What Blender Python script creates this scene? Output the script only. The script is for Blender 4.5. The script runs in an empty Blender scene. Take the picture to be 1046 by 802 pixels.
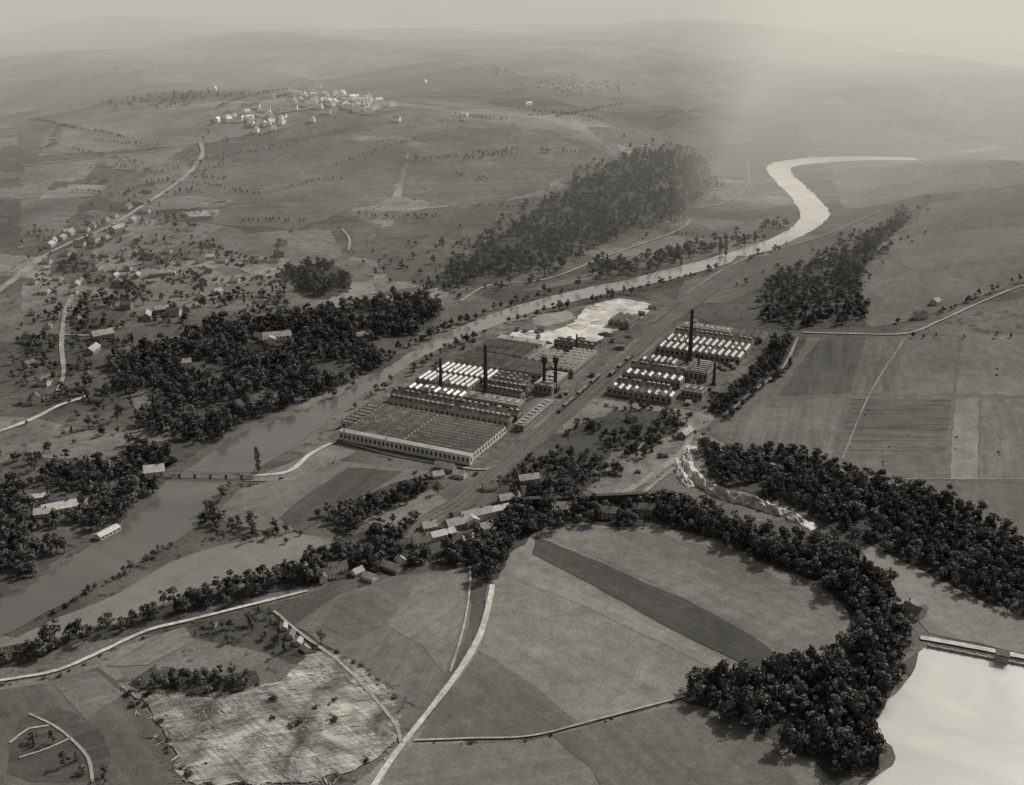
import bpy, math, random
import numpy as np
from mathutils import Vector, Matrix, Quaternion
from mathutils.geometry import delaunay_2d_cdt
random.seed(7); rng=np.random.default_rng(7)
scene=bpy.context.scene

# ------------------------------------------------------------ survey helpers
F=1200.0; CX,CY=523.0,401.0; HC=350.0; TH=math.radians(21.0)
def flat(px,py):
    a=(px-CX)/F; b=(py-CY)/F
    dx=a; dy=math.cos(TH)-b*math.sin(TH); dz=-(math.sin(TH)+b*math.cos(TH))
    return dx,dy,dz
river_c=[(1046,150),(932,162),(880,162),(830,164),(796,170),(797,180),(812,195),(826,212),(830,224),(812,236),(785,249),(740,264),(690,277),(640,290),(590,300),(540,313),(500,328),(450,347),(420,364),(380,388),(340,413),(300,440),(250,465),(200,498),(150,545),(60,605),(0,635)]
def flatpt(p):
    d=flat(*p); t=-HC/d[2]; return (d[0]*t,d[1]*t)
RC=np.array([flatpt(p) for p in river_c])
def seg_dist(x,y,pl):
    best=np.full(x.shape,1e9)
    for i in range(len(pl)-1):
        ax,ay=pl[i]; bx,by=pl[i+1]; vx,vy=bx-ax,by-ay; L=vx*vx+vy*vy+1e-9
        t=np.clip(((x-ax)*vx+(y-ay)*vy)/L,0,1)
        best=np.minimum(best,np.hypot(x-ax-t*vx,y-ay-t*vy))
    return best
HILLS=[(40,1950,300,200,88),(-650,2000,330,330,65),(-700,2900,600,340,100),(760,1400,230,380,48),(900,2500,420,380,80),
       (500,3400,700,360,110),(-1700,4600,1200,700,125),(1700,5200,1500,800,140),(0,5600,1500,600,105),(-250,1500,170,160,22),(-1100,3600,420,260,65),(150,2700,300,200,55),(-150,2350,200,150,35),
       (-4500,7000,2500,1500,160),(4500,8000,2500,1500,170),(0,9500,4000,1500,190)]
def hfun(x,y):
    x=np.asarray(x,float); y=np.asarray(y,float)
    z=np.zeros(x.shape)
    for (hx,hy,sx,sy,a) in HILLS:
        z=z+a*np.exp(-((x-hx)**2/(2*sx*sx)+(y-hy)**2/(2*sy*sy)))
    far=np.clip((y-1100)/900,0,1)
    z=z+far*(10*np.sin(x/170+1.3)*np.sin(y/190)+7*np.sin((x+y)/120)+3*np.sin((x*.7-y)/75))
    d=seg_dist(x,y,RC); m=np.clip((d-50)/300,0,1); m=m*m*(3-2*m)
    return z*m
def PA(pts):
    pts=np.array(pts,float)
    a=(pts[:,0]-CX)/F; b=(pts[:,1]-CY)/F
    dx=a; dy=math.cos(TH)-b*math.sin(TH); dz=-(math.sin(TH)+b*math.cos(TH))
    z=np.zeros(len(pts))
    for _ in range(30):
        t=(z-HC)/dz
        zn=hfun(dx*t,dy*t); z=z*0.55+zn*0.45
    t=(z-HC)/dz
    return np.stack([dx*t,dy*t],1)
def P(px,py): return PA([(px,py)])[0]
def inpoly(x,y,poly):
    c=np.zeros(x.shape,bool); n=len(poly); j=n-1
    for i in range(n):
        xi,yi=poly[i]; xj,yj=poly[j]
        if yi!=yj:
            m=((yi>y)!=(yj>y))&(x<(xj-xi)*(y-yi)/(yj-yi)+xi)
            c^=m
        j=i
    return c
def catmull(pts,step):
    pts=[np.array(p) for p in pts]; out=[]
    ext=[2*pts[0]-pts[1]]+pts+[2*pts[-1]-pts[-2]]
    for i in range(1,len(ext)-2):
        p0,p1,p2,p3=ext[i-1:i+3]; n=max(1,int(np.linalg.norm(p2-p1)/step))
        for k in range(n):
            t=k/n
            out.append(0.5*((2*p1)+(-p0+p2)*t+(2*p0-5*p1+4*p2-p3)*t*t+(-p0+3*p1-3*p2+p3)*t**3))
    out.append(pts[-1]); return out
def densify(poly,step,jit=0.0):
    out=[]; n=len(poly)
    for i in range(n):
        a=np.array(poly[i]); b=np.array(poly[(i+1)%n]); L=np.linalg.norm(b-a); k=max(1,int(L/step))
        for j in range(k):
            p=a+(b-a)*j/k
            if jit: p=p+rng.normal(0,jit,2)
            out.append(p)
    return out

# ------------------------------------------------------------ materials
TG,TB=0.965,0.875
def newmat(name,rough=0.9):
    m=bpy.data.materials.new(name); m.use_nodes=True
    nt=m.node_tree; b=nt.nodes['Principled BSDF']; b.inputs['Roughness'].default_value=rough
    b.inputs['Specular IOR Level'].default_value=0.15
    return m,nt,b
def N(nt,t,**kw):
    n=nt.nodes.new(t)
    for k,v in kw.items(): setattr(n,k,v)
    return n
def math_(nt,op,a,b=None,c=None):
    n=N(nt,'ShaderNodeMath',operation=op)
    for i,v in enumerate((a,b,c)):
        if v is None: continue
        if isinstance(v,(int,float)): n.inputs[i].default_value=v
        else: nt.links.new(v,n.inputs[i])
    return n.outputs[0]
def noise(nt,vec,scale,detail=3,rough=0.6,dist=0):
    n=N(nt,'ShaderNodeTexNoise'); n.inputs['Scale'].default_value=scale; n.inputs['Detail'].default_value=detail
    n.inputs['Roughness'].default_value=rough; n.inputs['Distortion'].default_value=dist
    nt.links.new(vec,n.inputs['Vector']); return n.outputs['Fac']
def remap(nt,v,a,b,lo=0.3,hi=0.7):
    n=N(nt,'ShaderNodeMapRange'); n.inputs['From Min'].default_value=lo; n.inputs['From Max'].default_value=hi
    n.inputs['To Min'].default_value=a; n.inputs['To Max'].default_value=b; nt.links.new(v,n.inputs['Value']); return n.outputs[0]
def tocol(nt,val,bsdf):
    c=N(nt,'ShaderNodeCombineColor')
    nt.links.new(val,c.inputs[0]); nt.links.new(math_(nt,'MULTIPLY',val,TG),c.inputs[1]); nt.links.new(math_(nt,'MULTIPLY',val,TB),c.inputs[2])
    nt.links.new(c.outputs[0],bsdf.inputs['Base Color'])
def coords(nt,rot=0,scale=(1,1,1)):
    tc=N(nt,'ShaderNodeTexCoord')
    if rot==0 and scale==(1,1,1): return tc.outputs['Object']
    mp=N(nt,'ShaderNodeMapping',vector_type='POINT')
    mp.inputs['Rotation'].default_value=(0,0,rot); nt.links.new(tc.outputs['Object'],mp.inputs['Vector'])
    mp2=N(nt,'ShaderNodeMapping',vector_type='POINT'); mp2.inputs['Scale'].default_value=scale
    nt.links.new(mp.outputs[0],mp2.inputs['Vector']); return mp2.outputs[0]
def field_mat(name,g,ang=0.0,spacing=6.0,stripe=0.15,mott=0.15,fine=0.3):
    """soil / crop: large tone drift, clumps, fine grain, and drill lines along ang"""
    m,nt,b=newmat(name)
    v=coords(nt)
    a=remap(nt,noise(nt,v,0.012,2),1-mott*1.2,1+mott*1.2)
    c=remap(nt,noise(nt,v,0.11,5,0.75),1-mott*0.9-fine*.4,1+mott*0.9+fine*.4)
    f=remap(nt,noise(nt,v,1.0,1,0.75),1-fine*.65,1+fine*.65)
    vs=coords(nt,-ang,(0.004,1.0/spacing,1))
    s=remap(nt,noise(nt,vs,1.0,4,0.7),1-stripe*1.3,1+stripe*1.3)
    r=math_(nt,'MULTIPLY',math_(nt,'MULTIPLY',a,c),math_(nt,'MULTIPLY',f,s))
    tocol(nt,math_(nt,'MULTIPLY',r,g),b); return m
def rough_mat(name,g,sc=0.5,amt=0.25,rough=0.9,spec=0.15):
    m,nt,b=newmat(name,rough); b.inputs['Specular IOR Level'].default_value=spec
    v=coords(nt); a=remap(nt,noise(nt,v,sc,3,0.75),1-amt,1+amt); c=remap(nt,noise(nt,v,sc*0.12,1),1-amt*0.6,1+amt*0.6)
    tocol(nt,math_(nt,'MULTIPLY',math_(nt,'MULTIPLY',a,c),g),b); return m
def water_mat(name,g,rough=0.25,spec=0.5,sky_sheen_y=None):
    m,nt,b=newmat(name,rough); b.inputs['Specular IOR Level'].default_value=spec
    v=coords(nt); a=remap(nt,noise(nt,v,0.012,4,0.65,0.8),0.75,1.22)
    if sky_sheen_y:
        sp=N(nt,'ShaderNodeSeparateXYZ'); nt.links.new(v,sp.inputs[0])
        g1=remap(nt,sp.outputs[1],sky_sheen_y[0][1],sky_sheen_y[1][1],sky_sheen_y[0][0],sky_sheen_y[1][0]); g2=remap(nt,sp.outputs[1],1,sky_sheen_y[2][1]/sky_sheen_y[1][1],sky_sheen_y[1][0],sky_sheen_y[2][0])
        a=math_(nt,'MULTIPLY',a,math_(nt,'MULTIPLY',g1,g2)); g=1.0  # bright sky reflection put into the base colour, stronger with distance
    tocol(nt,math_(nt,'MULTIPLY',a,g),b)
    n=noise(nt,v,0.5,3); bp=N(nt,'ShaderNodeBump'); bp.inputs['Strength'].default_value=0.25; bp.inputs['Distance'].default_value=0.25
    nt.links.new(n,bp.inputs['Height']); nt.links.new(bp.outputs[0],b.inputs['Normal']); return m

def ground_mat():
    m,nt,b=newmat('farmland')
    v=coords(nt)
    wn=N(nt,'ShaderNodeTexNoise'); wn.inputs['Scale'].default_value=0.004; wn.inputs['Detail'].default_value=2; nt.links.new(v,wn.inputs['Vector'])
    sub=N(nt,'ShaderNodeVectorMath',operation='SUBTRACT'); nt.links.new(wn.outputs['Color'],sub.inputs[0]); sub.inputs[1].default_value=(.5,.5,.5)
    scl=N(nt,'ShaderNodeVectorMath',operation='SCALE'); nt.links.new(sub.outputs[0],scl.inputs[0]); scl.inputs['Scale'].default_value=160
    add=N(nt,'ShaderNodeVectorMath',operation='ADD'); nt.links.new(v,add.inputs[0]); nt.links.new(scl.outputs[0],add.inputs[1])
    tot=None
    for rot,sx,sy,amt in ((0.5,1/420,1/150,0.40),(-0.35,1/150,1/55,0.34)):
        mp=N(nt,'ShaderNodeMapping'); mp.inputs['Rotation'].default_value=(0,0,rot); nt.links.new(add.outputs[0],mp.inputs['Vector'])
        mp2=N(nt,'ShaderNodeMapping'); mp2.inputs['Scale'].default_value=(sx,sy,0.0); nt.links.new(mp.outputs[0],mp2.inputs['Vector'])
        vo=N(nt,'ShaderNodeTexVoronoi',distance='CHEBYCHEV'); vo.inputs['Scale'].default_value=1; vo.inputs['Randomness'].default_value=0.85
        nt.links.new(mp2.outputs[0],vo.inputs['Vector'])
        sp=N(nt,'ShaderNodeSeparateColor'); nt.links.new(vo.outputs['Color'],sp.inputs[0])
        r=remap(nt,sp.outputs[0],1-amt,1+amt,0,1)
        tot=r if tot is None else math_(nt,'MULTIPLY',tot,r)
    for sc,amt,dt in ((0.003,0.34,2),(0.03,0.36,5),(0.5,0.28,2)):
        tot=math_(nt,'MULTIPLY',tot,remap(nt,noise(nt,v,sc,dt,0.7),1-amt,1+amt))
    sp=remap(nt,noise(nt,v,0.12,2,0.5),1.0,0.45,0.57,0.66)
    tot=math_(nt,'MULTIPLY',tot,sp)
    tocol(nt,math_(nt,'MULTIPLY',tot,0.102),b); return m

# ------------------------------------------------------------ mesh helpers
def link(ob): scene.collection.objects.link(ob); return ob
def mesh_obj(name,verts,faces,mats,mi=None,smooth=False,do_link=True):
    me=bpy.data.meshes.new(name); me.from_pydata([tuple(map(float,v)) for v in verts],[],[tuple(map(int,f)) for f in faces])
    for m in mats: me.materials.append(m)
    if mi is not None: me.polygons.foreach_set('material_index',np.array(mi,dtype=np.int32))
    if smooth: me.polygons.foreach_set('use_smooth',[True]*len(me.polygons))
    me.update(); ob=bpy.data.objects.new(name,me)
    if do_link: link(ob)
    return ob
EXC_POLY=[]; EXC_LINE=[]
def sheet_world(name,poly,mat,layer,z=None,cell=None):
    poly=[np.array(p) for p in poly]
    arr=np.array(poly); mn=arr.min(0); mx=arr.max(0)
    ymid=arr[:,1].mean(); cell=cell or (12 if ymid<2200 else 30)
    xs=np.arange(math.floor(mn[0]/cell)*cell,mx[0]+cell,cell); ys=np.arange(math.floor(mn[1]/cell)*cell,mx[1]+cell,cell)
    X,Y=np.meshgrid(xs,ys); X=X.ravel(); Y=Y.ravel(); m=inpoly(X,Y,poly)
    X=X[m]; Y=Y[m]
    pts=[Vector((float(p[0]),float(p[1]))) for p in poly]+[Vector((float(a),float(c))) for a,c in zip(X,Y)]
    r=delaunay_2d_cdt(pts,[],[list(range(len(poly)))],1,1e-3)
    vs=np.array([(p[0],p[1]) for p in r[0]])
    off=0.12*layer*(1+np.clip((vs[:,1]-1200)/800,0,4))
    zz=(hfun(vs[:,0],vs[:,1]) if z is None else np.full(len(vs),z))+off
    fs=[]
    for f in r[2]:
        a,b_,c=[vs[i] for i in f[:3]]
        cr=(b_[0]-a[0])*(c[1]-a[1])-(b_[1]-a[1])*(c[0]-a[0])
        fs.append(tuple(f) if cr>0 else tuple(reversed(f)))
    return mesh_obj(name,np.column_stack([vs,zz]),fs,[mat],smooth=True)
def sheet(name,px,mat,layer,jit=0.6,step=10,smooth=False,z=None):
    w=list(PA(px))
    if smooth: w=catmull(w+[w[0]],step)[:-1]
    w=densify(w,step,jit)
    return sheet_world(name,w,mat,layer,z)
def pang(a,b):
    p=PA([a,b]); d=p[1]-p[0]; return math.atan2(d[1],d[0])
def ribbon(name,px,width,mat,layer,exclude=True,wj=0.12,world=None):
    w=list(PA(px)) if world is None else world
    c=catmull(w,5.0); n=len(c); vs=[]; fs=[]
    c=np.array(c)
    t=np.gradient(c,axis=0); t/=np.linalg.norm(t,axis=1)[:,None]+1e-9; nn=np.stack([-t[:,1],t[:,0]],1)
    nz=np.convolve(rng.normal(0,1,n+8),np.ones(5)/2.2,'same')[4:4+n]
    j=np.clip(1+nz*wj,.5,1.6)
    k=[-0.5,-0.17,0.17,0.5]
    P4=[c+nn*(width*q*j)[:,None] for q in k]
    for i in range(n):
        for q in range(4): vs.append(P4[q][i])
    vs=np.array(vs); off=0.12*layer*(1+np.clip((vs[:,1]-1200)/800,0,4))
    zz=hfun(vs[:,0],vs[:,1])+off
    for i in range(n-1):
        for q in range(3): fs.append((i*4+q,(i+1)*4+q,(i+1)*4+q+1,i*4+q+1)[::-1])
    if exclude: EXC_LINE.append((c,width*0.5+1.6))
    return mesh_obj(name,np.column_stack([vs,zz]),fs,[mat],smooth=True)

# ------------------------------------------------------------ ground
def axis(core0,core1,step,far0,far1,gr=1.18):
    a=list(np.arange(core0,core1+1,step)); s=step; x=a[-1]
    while x<far1: s*=gr; x+=s; a.append(x)
    s=step; x=a[0]; pre=[]
    while x>far0: s*=gr; x-=s; pre.append(x)
    return np.array(pre[::-1]+a)
gx=axis(-1100,1100,12,-40000,40000); gy=axis(200,2700,12,-20000,60000,1.08)
X,Y=np.meshgrid(gx,gy); Z=hfun(X.ravel(),Y.ravel())
nx,ny=len(gx),len(gy)
V=np.column_stack([X.ravel(),Y.ravel(),Z]); I=np.arange(nx*ny).reshape(ny,nx)
fs=np.stack([I[:-1,:-1].ravel(),I[:-1,1:].ravel(),I[1:,1:].ravel(),I[1:,:-1].ravel()],1)
mesh_obj('ground',V,fs,[ground_mat()],smooth=True)

# ------------------------------------------------------------ water
W_river=water_mat('river_water',0.1,0.14,0.5,((900,.085),(1350,.25),(1600,.55))); W_pond=water_mat('pond_water',0.31,0.3)  # far river colour lightened to stand in for reflected sky
bankL=[(940,162),(932,161),(880,160),(830,161),(792,166),(783,173),(792,185),(805,198),(814,210),(817,222),(808,233),(785,245),(740,260),(690,273),(640,286),(590,296),(540,309),(500,322),(450,343),(420,360),(385,382),(338,408),(290,427),(240,446),(203,472),(172,492),(150,515),(110,546),(62,576),(0,612)]
bankR=[(940,163),(932,164),(880,164),(835,167),(812,170),(808,176),(820,188),(838,205),(847,217),(843,226),(825,238),(790,254),(745,269),(695,283),(640,296),(590,307),(540,320),(500,335),(460,351),(425,369),(398,387),(370,405),(345,422),(320,442),(290,463),(262,480),(240,494),(218,508),(205,530),(190,546),(165,560),(130,580),(90,602),(50,625),(22,640),(0,650)]
wl=catmull(list(PA(bankL)),9); wr=catmull(list(PA(bankR)),9)
def jitl(l,s): return [p+rng.normal(0,s,2) for p in l]
wl=[wl[0]]+jitl(wl[1:],1.0); wr=[wr[0]]+jitl(wr[1:],1.0)
rp=wl+wr[::-1]
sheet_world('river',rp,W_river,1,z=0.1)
EXC_POLY.append(rp)
pond=[(892,745),(905,720),(930,690),(945,662),(985,666),(1046,678),(1100,690),(1100,830),(880,830),(915,775)]
sheet('pond',pond,W_pond,1,smooth=True,step=6); EXC_POLY.append(list(PA(pond)))

# ------------------------------------------------------------ fields
def field(px,g,d=None,sp=6,stripe=0.15,mott=0.15,layer=2,name='field',fine=0.3,jit=0.5,smooth=False):
    ang=pang(*d) if d else random.uniform(0,3)
    return sheet(name,px,field_mat(name+'_soil',g,ang,sp,stripe,mott,fine),layer,jit,smooth=smooth)
d1=((548,548),(770,650))
field([(497,600),(520,565),(548,543),(600,536),(680,540),(740,553),(775,575),(835,595),(868,625),(870,640),(845,665),(800,685),(745,690),(700,712),(620,735),(545,752),(425,757),(455,712),(490,655)],0.13,d1,9,0.10,0.17,2)
field([(560,539),(640,540),(735,560),(868,628),(850,655),(810,682),(700,612),(600,566),(550,546)],0.105,d1,8,0.12,0.17,layer=3)
field([(548,548),(600,570),(700,613),(770,650),(810,683),(770,684),(700,650),(620,607),(545,566)],0.045,d1,4,0.18,layer=4)
field([(530,575),(600,600),(690,648),(760,686),(740,690),(660,650),(580,612),(525,592)],0.145,d1,4,0.15,layer=3)
field([(490,665),(530,690),(590,738),(545,751),(425,757),(455,712)],0.09,((490,665),(600,738)),6,0.12,layer=3)
field([(423,762),(540,757),(700,716),(760,735),(830,775),(880,830),(380,830),(403,775)],0.115,((423,762),(700,716)),10,0.12,layer=2)
field([(565,752),(640,733),(700,718),(760,737),(800,775),(830,830),(640,830),(600,785)],0.085,((565,752),(640,830)),8,0.15,layer=3)
field([(300,640),(345,608),(400,590),(478,580),(480,640),(462,688),(440,720),(410,760),(403,720),(350,670)],0.10,((400,590),(350,670)),8,0.15,layer=2)
field([(425,600),(476,582),(470,640),(455,690),(430,660),(395,640)],0.12,((476,582),(395,640)),6,0.15,layer=3)
field([(345,612),(395,594),(420,602),(392,640),(360,655),(330,640)],0.085,((345,612),(392,640)),6,0.15,layer=3)
field([(0,705),(60,695),(100,682),(130,705),(160,740),(180,775),(190,830),(-30,830)],0.075,((100,682),(180,775)),8,0.2,layer=2)
field([(55,700),(100,686),(125,710),(90,735)],0.10,((55,700),(100,686)),4,0.2,layer=3)
field([(125,660),(190,640),(200,655),(150,680),(110,682)],0.12,None,4,0.2,layer=2)
field([(20,735),(60,725),(100,745),(110,790),(60,800),(10,790)],0.055,None,4,0.2,layer=3,smooth=True)
field([(0,660),(40,640),(120,607),(170,577),(230,556),(300,545),(328,549),(322,570),(250,592),(180,612),(100,645),(0,680)],0.135,((0,660),(300,545)),14,0.05,0.1,layer=2,name='meadow',fine=.16,smooth=True)
field([(285,547),(215,530),(245,500),(290,488),(340,470),(440,482),(400,500),(360,520)],0.11,((245,500),(340,470)),6,0.12,layer=2)
field([(285,530),(300,515),(355,478),(412,482),(370,508),(305,545)],0.055,((285,530),(355,475)),5,0.2,layer=3)
field([(370,532),(440,500),(458,512),(400,548)],0.13,((370,530),(440,500)),5,0.15,layer=3)
field([(250,492),(340,455),(365,462),(300,492)],0.13,None,5,0.12,layer=3)
dR=((885,345),(870,480))
field([(715,440),(735,425),(800,380),(825,345),(1046,340),(1120,345),(1120,580),(1046,560),(980,515),(920,495),(870,480),(800,470),(760,462)],0.085,dR,10,0.15,layer=2)
field([(838,345),(885,345),(868,402),(795,405),(815,375)],0.055,dR,6,0.25,layer=3)
field([(888,345),(925,345),(905,403),(872,404)],0.08,dR,5,0.25,layer=3)
field([(928,345),(980,343),(973,404),(908,404)],0.10,dR,7,0.15,layer=3)
field([(983,343),(1120,340),(1120,404),(976,404)],0.115,dR,8,0.15,layer=3)
field([(976,408),(1000,407),(998,490),(970,490)],0.135,dR,5,0.15,layer=3)
field([(1002,408),(1120,408),(1120,500),(1000,490)],0.10,dR,5,0.2,layer=3)
field([(870,408),(972,408),(968,440),(862,438)],0.065,((870,408),(972,408)),5,0.35,layer=3)
field([(860,441),(968,443),(966,462),(856,460)],0.085,((870,408),(972,408)),4,0.35,layer=3)
field([(780,410),(862,408),(850,468),(762,457),(722,440)],0.095,dR,5,0.2,layer=3)
field([(840,290),(900,258),(950,207),(1046,195),(1150,190),(1150,270),(1046,288),(1000,303),(930,328),(890,335)],0.10,((840,290),(1000,230)),16,0.15,layer=2)
field([(900,255),(950,235),(1046,232),(1150,225),(1150,250),(1046,262),(930,275)],0.12,((900,255),(1046,250)),10,0.12,layer=3)
field([(870,548),(940,582),(1000,614),(1046,630),(1120,650),(1120,690),(1046,668),(950,648),(905,600)],0.13,((870,548),(1000,612)),12,0.08,0.12,layer=2)
for px,g in [([(25,170),(110,160),(190,150),(160,172),(90,190),(20,200)],.14),([(185,217),(228,214),(222,220),(195,222)],.2),([(50,185),(120,178),(100,200),(40,205)],.17),
             ([(190,160),(330,140),(420,150),(400,200),(300,235),(220,230)],.09),([(420,150),(520,140),(600,150),(560,190),(480,215),(410,200)],.10),
             ([(60,120),(230,110),(300,130),(180,150),(40,160)],.12),([(420,215),(520,205),(560,200),(500,240),(420,270),(360,262)],.075),
             ([(230,240),(340,235),(350,262),(300,275),(220,268)],.12),([(90,440),(150,455),(110,470),(30,468),(25,455)],.12),([(110,445),(190,430),(170,450),(120,462)],.13),
             ([(260,260),(300,265),(280,285),(215,270)],.17),([(25,355),(60,352),(58,395),(25,400)],.07),([(380,280),(440,280),(430,295),(385,300)],.16),
             ([(700,285),(780,262),(860,232),(880,245),(800,285),(740,310),(690,310)],.08),([(520,300),(640,270),(760,232),(800,225),(740,250),(640,278),(560,295)],.11),
             ([(850,175),(930,170),(1046,165),(1046,190),(940,200),(860,215)],.12),([(22,205),(90,200),(60,240),(20,255)],.10),
             ([(20,130),(70,125),(60,150),(20,155)],.08),([(100,165),(160,176),(120,190),(70,192)],.08),([(130,205),(200,200),(240,206),(220,212),(150,216)],.14),
             ([(600,130),(720,120),(790,140),(700,150),(620,148)],.09),([(220,305),(300,298),(310,312),(230,318)],.13),([(110,300),(160,296),(170,310),(120,316)],.14),([(165,345),(240,342),(250,352),(180,360)],.11),([(250,372),(300,362),(310,372),(260,385)],.12),([(130,405),(170,395),(175,408),(140,420)],.11),
             ([(90,310),(130,318),(110,336),(72,336)],.06),([(22,290),(50,285),(52,310),(22,320)],.13),([(820,140),(900,130),(960,140),(880,152)],.11),([(560,100),(700,95),(760,105),(620,115)],.1)]:
    field(px,g,(px[0],px[1]),9,0.2,0.25,layer=2 if px[0][1]<340 or px[0][0]<100 else 3,jit=2.0 if px[0][1]<270 else .6)
Adir=np.array([math.cos(math.radians(-25)),math.sin(math.radians(-25))]); Bdir=np.array([-Adir[1],Adir[0]]); ORG=np.array([-27.0,767.0])
def L2W(x,y): return ORG+Adir*x+Bdir*y
yard=rough_mat('factory_yard_cinder',0.085,0.12,0.6)
fac=[L2W(-122,-4),L2W(8,-6),L2W(10,440),L2W(-50,450),L2W(-125,300),L2W(-135,90)]
sheet_world('factory_yard',densify(fac,10),yard,2); EXC_POLY.append(fac)
fac2=[L2W(32,160),L2W(118,168),L2W(135,250),L2W(130,385),L2W(32,390)]
sheet_world('factory_yard',densify(fac2,10),yard,2); EXC_POLY.append(fac2)
white=rough_mat('chalk_yard',0.36,0.06,0.45)
sheet('chalk_yard',[(512,352),(530,338),(565,338),(585,330),(600,315),(630,306),(664,312),(655,325),(625,340),(600,354),(570,358),(545,352)],white,4,1.2,step=5,smooth=True)
sheet('chalk_yard',[(545,322),(580,318),(590,325),(560,334),(545,332)],rough_mat('grey_yard',.2,.1,.3),4,1.0,step=6)
quarry=rough_mat('limestone',0.34,0.25,0.6)
def ridge(name,px,width,hh,mat):
    c=np.array(catmull(list(PA(px)),2.5)); t=np.gradient(c,axis=0); t/=np.linalg.norm(t,axis=1)[:,None]+1e-9; nn=np.stack([-t[:,1],t[:,0]],1)
    ks=np.linspace(-1,1,9); vs=[];fs=[]; n=len(c)
    for i in range(n):
        e=math.sin(math.pi*min(1,max(0,i/(n-1))))**.5; w=width*(.6+.5*rng.random())
        for k in ks:
            q=c[i]+nn[i]*k*w*.5+rng.normal(0,.35,2); h=hh*e*(1-k*k)*(.4+.9*rng.random()); vs.append((q[0],q[1],max(0,h)+.4-(0.8 if abs(k)==1 else 0)))
    for i in range(n-1):
        for k in range(8): a=i*9+k; fs.append((a,a+1,a+10,a+9)[::-1])
    EXC_LINE.append((c,width*.4)); return mesh_obj(name,vs,fs,[mat])
ridge('rock_outcrop',[(706,455),(700,472),(712,490),(735,505),(765,514),(800,525),(832,540)],12,5,quarry)
ridge('rock_outcrop',[(690,468),(696,485),(706,498)],10,3,quarry)
sheet('quarry_floor',[(620,470),(650,455),(700,440),(715,450),(700,480),(650,500),(615,520),(600,500)],rough_mat('quarry_soil',.12,.1,.5),3,2,step=6)
def rubble_mat():
    m,nt,b=newmat('quarry_rubble'); v=coords(nt)
    t=remap(nt,noise(nt,coords(nt,-pang((180,730),(400,700)),(0.07,0.8,1)),1,6,0.8,.6),0.5,1.35,0.38,0.64)
    u=remap(nt,noise(nt,coords(nt,-pang((300,650),(420,740)),(0.06,0.7,1)),1,6,0.8,.6),0.6,1.35,0.38,0.64)
    w=remap(nt,noise(nt,v,0.035,5,.65,.8),0.3,1.55,0.36,0.62)
    tocol(nt,math_(nt,'MULTIPLY',math_(nt,'MULTIPLY',math_(nt,'MULTIPLY',t,u),w),.21),b); return m
RUB=rubble_mat()
qpx=[(125,702),(150,708),(230,712),(290,692),(320,668),(345,668),(385,695),(408,722),(405,750),(385,775),(350,790),(300,800),(195,800),(178,770),(158,735)]
sheet('quarry_floor',qpx,RUB,4,1.0,step=4,smooth=True)
qw=list(PA(qpx)); qa=np.array(qw); qcen=qa.mean(0); qbig=[qcen+(p-qcen)*1.12 for p in qa]
M_stone=rough_mat('broken_stone',0.33,0.8,0.35); M_stone2=rough_mat('broken_stone_dark',0.13,0.8,0.35)
vs=[];fs=[];mi=[]
fam=[pang((180,740),(400,690)),pang((300,650),(420,740)),pang((200,760),(300,720))]
for _ in range(2600):
    x=random.uniform(qa[:,0].min()-8,qa[:,0].max()+8); y=random.uniform(qa[:,1].min()-8,qa[:,1].max()+8)
    if not inpoly(np.array([x]),np.array([y]),qbig)[0]: continue
    if math.sin(x/9+1.5*math.sin(y/7))+math.sin(y/6+2*math.sin(x/12))<-.3: continue
    sel=0 if math.sin(x/19+y/15)>0 else 1
    L=random.uniform(1.5,9)*random.random()+.6; W=random.uniform(.1,.34); a=fam[sel if random.random()<.7 else 2]+random.gauss(0,.3); hh=random.uniform(.05,.3); ca,sa=math.cos(a),math.sin(a); n=4; i=len(vs)
    for k in range(n+1):
        s=(k/n-.5)*L; e=math.sin(math.pi*k/n)*.7+.3; j=random.uniform(.6,1.3)
        for q,z in ((-W*e*j,.42),(random.uniform(-.1,.1),.52+hh*e*j),(W*e*j,.42)):
            vs.append((x+s*ca-q*sa,y+s*sa+q*ca,z))
    m=0 if random.random()<.75 else 1
    for k in range(n):
        for q in range(2): b0=i+k*3+q; fs.append((b0,b0+3,b0+4,b0+1)); mi.append(m)
mesh_obj('rubble_heap',vs,fs,[M_stone,M_stone2],mi)

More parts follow.
